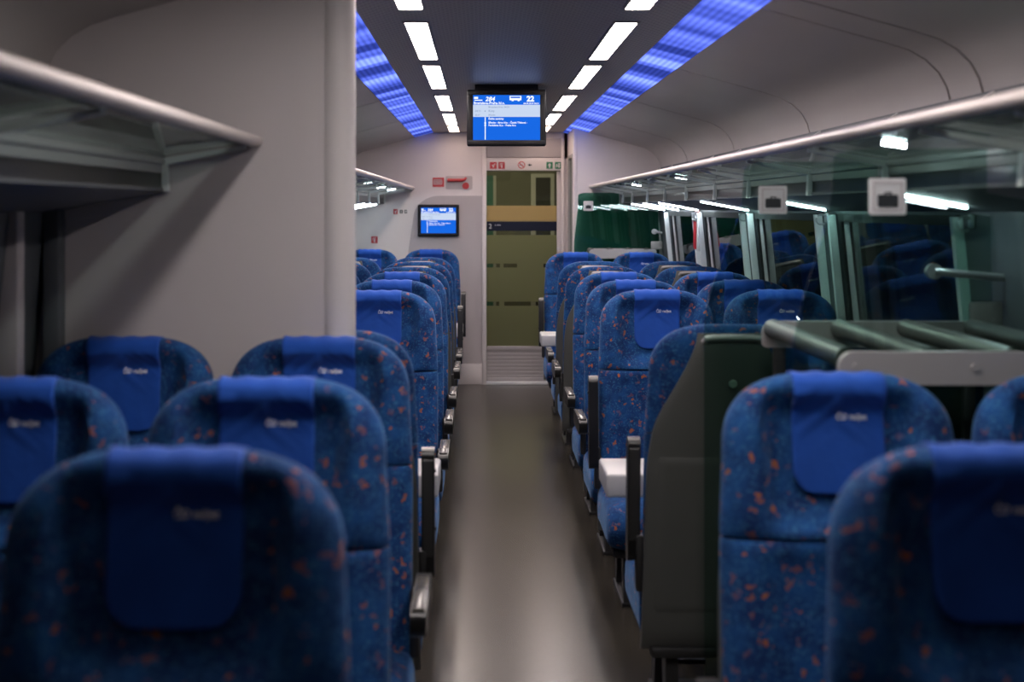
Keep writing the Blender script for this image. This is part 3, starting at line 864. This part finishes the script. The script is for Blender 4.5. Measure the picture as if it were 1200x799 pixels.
# ------------------------------------------------------------------ screens
def display(name, x, y, z, w, h, d, lab, small=False, tilt=0.):
    r = empty(name, (x, y, z)); r.rotation_euler = (tilt, 0, 0); tag(r, lab, 'screen', 'passenger information screens')
    m = MB(); m.box(-w/2, w/2, 0, d, -h/2, h/2, .010, 3); body = m.build('casing', M['bezel'], r)
    sw, sh = w*.845, h*.80
    m = MB()
    for x0, x1, z0, z1 in ((-w/2+.006, w/2-.006, sh/2, h/2-.006), (-w/2+.006, w/2-.006, -h/2+.006, -sh/2), (-w/2+.006, -sw/2, -sh/2, sh/2), (sw/2, w/2-.006, -sh/2, sh/2)):
        m.box(x0, x1, -.010, .002, z0, z1, .003)
    m.build('bezel', M['bezel'], r)
    s = MB(); s.box(-sw/2, sw/2, -.002, 0, -sh/2, sh/2); sc_ = s.build('screen', M['screen'], r, smooth=False)
    def U(u): return -sw/2+sw*u
    def V(v): return sh/2-sh*v
    s = MB(); s.box(-sw/2, sw/2, -.0032, -.0022, V(.485), V(.215)); s.build('white_band', M['screenw'], sc_, smooth=False)
    yy = -.0034
    t = MB()
    t.merge(text_bm('284', .140*sh, U(.18), V(.135), yy, bold=.022, shear=.25)); t.merge(text_bm('22', .165*sh, U(.80), V(.138), yy, bold=.045))
    t.merge(text_bm('Bratislava-Praha hl.n.', .083*sh, U(.01), V(.205), yy, bold=.02)); t.merge(text_bm('04.09.2019 04:31', .050*sh, U(.985), V(.203), yy, align='RIGHT', bold=.02))
    # carrier mark: a small block with two bars, and the coach symbol
    t.box(U(.015), U(.075), yy-.0004, yy, V(.085), V(.04)); t.box(U(.02), U(.14), yy-.0004, yy, V(.125), V(.105))
    # coach symbol
    for x0, x1, v0, v1 in ((.545, .72, .02, .035), (.545, .56, .035, .115), (.705, .72, .035, .115), (.56, .705, .07, .115), (.575, .605, .115, .135), (.665, .695, .115, .135)):
        t.box(U(x0), U(x1), yy-.0004, yy, V(v1), V(v0))
    # route line and the stops under it
    t.box(U(.175), U(.188), yy-.0004, yy, V(.99), V(.49))
    for v in (.62, .67): t.box(U(.168), U(.195), yy-.0004, yy, V(v+.012), V(v-.012))
    for s_, v in (('Ďalšie zastávky', .545), ('Břeclav - Brno hl.n. - Česká Třebová -', .630), ('Pardubice hl.n. - Praha hl.n.', .690)):
        t.merge(text_bm(s_, .056*sh, U(.23), V(v), yy, bold=.025))
    t.build('lettering', M['screentxt'], sc_, smooth=False)
    t = MB(); yy = -.0036
    t.merge(text_bm('Bratislava hl.st. 04:31', .055*sh, U(.23), V(.285), yy)); t.merge(text_bm('04:31', .062*sh, U(.03), V(.375), yy)); t.merge(text_bm('Kúty', .070*sh, U(.23), V(.375), yy))
    t.merge(text_bm('05:07', .050*sh, U(.03), V(.458), yy)); t.merge(text_bm('Břeclav', .052*sh, U(.23), V(.458), yy)); t.box(U(.172), U(.188), yy-.0004, yy, V(.365), V(.345))
    t.build('pale_lettering', M['screengrey'], sc_, smooth=False)
    if small:
        m = MB(); m.box(-w*.3, w*.3, d-.002, .0605, -h*.3, h*.3); m.build('wall_bracket', M['frame_metal'], r)
    else:
        m = MB(); m.prism([(d-.07, h/2-.008), (d-.012, h/2-.008), (d-.012, 2.36-z), (d-.07, 2.36-z)], 'x', -w*.40, w*.40); m.build('ceiling_bracket', M['bezel'], r)
display('information_screen', .141, 7.88, 2.168, .458, .325, .09, 'large blue information screen hanging from the ceiling above the aisle', False)
display('information_screen', DX(514), YE-.06, DZ(258.2), .385, .298, .04, 'small blue information screen on the end wall left of the glass door', True)

# ------------------------------------------------------------------ signs and fittings on the end wall
def plate(name, px0, px1, py0, py1, mat, lab, cat, y, t=.003, group=None, r=.004):
    x, z = (DX(px0)+DX(px1))/2, (DZ(py0)+DZ(py1))/2
    e = empty(name, (x, y, z)); tag(e, lab, cat, group)
    w, h = abs(DX(px1)-DX(px0))/2, abs(DZ(py1)-DZ(py0))/2
    MB().prism(rrect(-w, w, -h, h, r, 3), 'y', -t, 0).build('sign_plate', mat, e, smooth=False)
    return e, w, h, -t-.001
YW = YE-.0005
e, w, h, y = plate('notice_plate', 507, 520.5, 208, 219, M['redprint'], 'red notice plate with white lines above the wall screen', 'sign', YW)
b = MB()
b.box(-w*.86, -w*.8, y, y+.0012, -h*.4-.004, h*.5+.004)
for v in (.5, .2, -.1, -.4): b.box(-w*.8, w*(.75-.3*abs(v)), y, y+.0012, h*v-.004, h*v+.004)
b.build('lettering', M['panelgrey'], e, smooth=False)
eb = empty('emergency_brake', (DX(538), YW, DZ(214))); tag(eb, 'red emergency brake handle on a pale plate beside the red notice', 'emergency brake')
MB().prism(rrect(-.125, .125, -.062, .062, .012, 4), 'y', -.008, .002).build('back_plate', M['panelgrey'], eb, smooth=False)
m = MB(); m.tube([(-.11, -.03, .022), (.03, -.03, .022), (.055, -.03, .030), (.066, -.03, .048)], [.016, .015, .012, .010], 12); m.tube([(-.08, -.008, .022), (-.08, -.03, .022)], .010, 10); m.build('pull_handle', M['red'], eb)
m = MB(); m.tube([(.062, -.008, -.03), (.062, -.022, -.03)], .032, 20); m.tube([(.062, -.022, -.03), (.062, -.026, -.03)], .02, 16); m.build('seal_cap', M['red'], eb)

YH = YE-.046
# fire equipment pictograms: white flame and tool in a red square
def pict(px0, px1, py0, py1, ground, draw, lab, y):
    e, w, h, yy = plate('pictogram_sign', px0, px1, py0, py1, ground, lab, 'sign', y, .002, 'pictograms above the glass door' if y == YH else None, .003)
    b = MB(); draw(b, w, h, yy); return e, b
def d_phone(b, w, h, y):
    b.prism([(-w*.6, h*.2), (w*.1, h*.2), (w*.6, h*.65), (w*.6, h*.35), (w*.2, -.1*h), (w*.2, -h*.6), (-w*.2, -h*.6), (-w*.2, -h*.1)], 'y', y, y+.0015)
def d_ext(b, w, h, y):
    b.box(-w*.15, w*.25, y, y+.0015, -h*.7, h*.3); b.box(-w*.4, w*.5, y, y+.0015, h*.45, h*.62); b.box(-w*.5, -w*.38, y, y+.0015, -h*.3, h*.6)
def d_up(b, w, h, y):
    b.prism([(-w*.55, 0), (0, h*.7), (w*.55, 0), (w*.2, 0), (w*.2, -h*.7), (-w*.2, -h*.7), (-w*.2, 0)], 'y', y, y+.0015)
def d_exit(b, w, h, y):
    b.box(w*.1, w*.65, y, y+.0015, -h*.7, h*.7); b.prism([(-w*.7, -h*.6), (-w*.5, -h*.6), (-w*.2, -h*.1), (0, -h*.5), (w*.05, -h*.3), (-w*.15, h*.3), (-w*.3, h*.6), (-w*.45, h*.4), (-w*.6, .1*h)], 'y', y, y+.0015)
for px0, px1, gr, dr_, lab, ink in ((574, 582, 'redprint', d_phone, 'red square alarm pictogram, leftmost of those above the glass door', 'white'),
                               (584, 591.5, 'redprint', d_ext, 'red fire extinguisher pictogram, second from left above the glass door', 'white'),
                               (640, 647.5, 'green', d_up, 'dark green sign with white up arrow above the glass door', 'white'),
                               (650, 657, 'green', d_exit, 'green emergency exit pictogram with running figure at the right door corner', 'white')):
    e, b = pict(px0, px1, 190, 198, M[gr], dr_, lab, YH); b.build('pictogram', M[ink], e, smooth=False)
# no smoking ring and arrow
e = empty('pictogram_sign', (DX(611), YH, DZ(193.5))); tag(e, 'red ring no smoking pictogram in the middle above the glass door', 'sign', 'pictograms above the glass door')
MB().prism([(.030*math.cos(2*PI*k/24), .030*math.sin(2*PI*k/24)) for k in range(24)], 'y', -.001, 0).build('sign_plate', M['white'], e, smooth=False)
b = MB(); ring = [[(r_*math.cos(2*PI*k/28), yv, r_*math.sin(2*PI*k/28)) for r_, yv in ((.034, -.0005), (.034, -.003), (.026, -.003), (.026, -.0005))] for k in range(29)]
b.loft(ring, cap=False); b.prism([(-.022, .016), (-.016, .022), (.022, -.016), (.016, -.022)], 'y', -.003, -.001); b.build('prohibition_ring', M['redprint'], e, smooth=False)
b = MB(); b.box(-.018, .012, -.002, -.001, -.003, .003); b.build('cigarette', M['darkprint'], e, smooth=False)
e = empty('pictogram_sign', (DX(620.5), YH, DZ(193.5))); tag(e, 'small dark arrow mark right of the no smoking ring above the door', 'sign', 'pictograms above the glass door')
MB().prism([(-.02, 0), (.004, .014), (.004, .005), (.02, .005), (.02, -.005), (.004, -.005), (.004, -.014)], 'y', -.002, 0).build('arrow', M['darkprint'], e, smooth=False)
# small stickers under the far left rack
for px0, px1, py0, py1, gr, dr_, lab in ((435, 442.5, 277, 285, 'redprint', d_ext, 'small red fire extinguisher sticker on the white end wall at left'),
                                   (461, 466, 245, 251, 'redprint', d_phone, 'tiny red sticker on the end wall under the left rack'),
                                   (468.5, 472, 246, 250, 'darkprint', d_up, 'tiny black sticker on the end wall left of the screen, nearer the rack'),
                                   (474, 477, 246, 250, 'darkprint', d_exit, 'tiny black sticker on the end wall closest to the small screen')):
    e, b = pict(px0, px1, py0, py1, M[gr], dr_, lab, YW); b.build('pictogram', M['white'], e, smooth=False)

# ------------------------------------------------------------------ emergency hammer and coat hooks on the right pillars
hx = CX+wall_u(1.5)-.036
hm = empty('emergency_hammer', (hx, 9.74, 1.47)); tag(hm, 'red emergency hammer hanging in a holder on the pillar between right windows', 'hammer')
m = MB(); m.tube([(0, 0, -.115), (0, 0, -.10), (-.002, 0, .03), (-.004, 0, .085)], [.010, .017, .014, .012], 12); m.build('hammer_handle', M['red'], hm)
m = MB(); m.tube([(-.004, -.045, .095), (-.004, -.03, .095), (-.004, .03, .095), (-.004, .045, .095)], [.004, .014, .014, .004], 12); m.build('hammer_head', M['alu'], hm)
m = MB(); m.box(.004, .032, -.03, .03, -.13, .125, .004); m.build('holder', M['white'], hm)
m = MB(); m.box(.0, .03, -.045, .045, .135, .165, .006); m.build('holder_cap', M['redprint'], hm)
def hook(y, lab):
    x = CX+wall_u(1.6)-.002
    r = empty('coat_hook', (x, y, 1.60)); tag(r, lab, 'coat hook', 'coat hooks on the window pillars')
    m = MB(); m.box(-.012, 0, -.018, .018, -.02, .024, .004); m.build('hook_plate', M['alu'], r)
    pts = [(-.012, 0, .01)]+[(-.030-.022*math.sin(a), 0, -.006+.022*math.cos(a)) for a in [PI*k/8 for k in range(0, 9)]]+[(-.014, 0, -.026)]
    m = MB(); m.tube(pts, .0045, 8); m.build('hook_loop', M['alu'], r)
for y, q in ((6.11, 'nearest of the bare right window pillars'), (7.93, 'second pillar between the right windows'), (9.66, 'pillar that holds the red hammer'), (4.30, 'pillar beside the nearest right window and grab bar')):
    hook(y, f'small metal coat hook on the {q}')

# ------------------------------------------------------------------ world and render look
wd = bpy.data.worlds.new('night'); sc.world = wd; wd.use_nodes = True
bg = wd.node_tree.nodes['Background']; bg.inputs[0].default_value = (.002, .0025, .003, 1); bg.inputs[1].default_value = 1
vs = sc.view_settings
sc.display_settings.display_device = 'sRGB'
vs.view_transform = 'Standard'; vs.look = 'None'; vs.exposure = .3; vs.gamma = 1.; vs.use_curve_mapping = False
sc.cycles.use_denoising = True
sc.cycles.max_bounces = 8; sc.cycles.diffuse_bounces = 4; sc.cycles.glossy_bounces = 4; sc.cycles.transparent_max_bounces = 16
sc.cycles.caustics_reflective = False; sc.cycles.caustics_refractive = False
sc.cycles.sample_clamp_indirect = 6
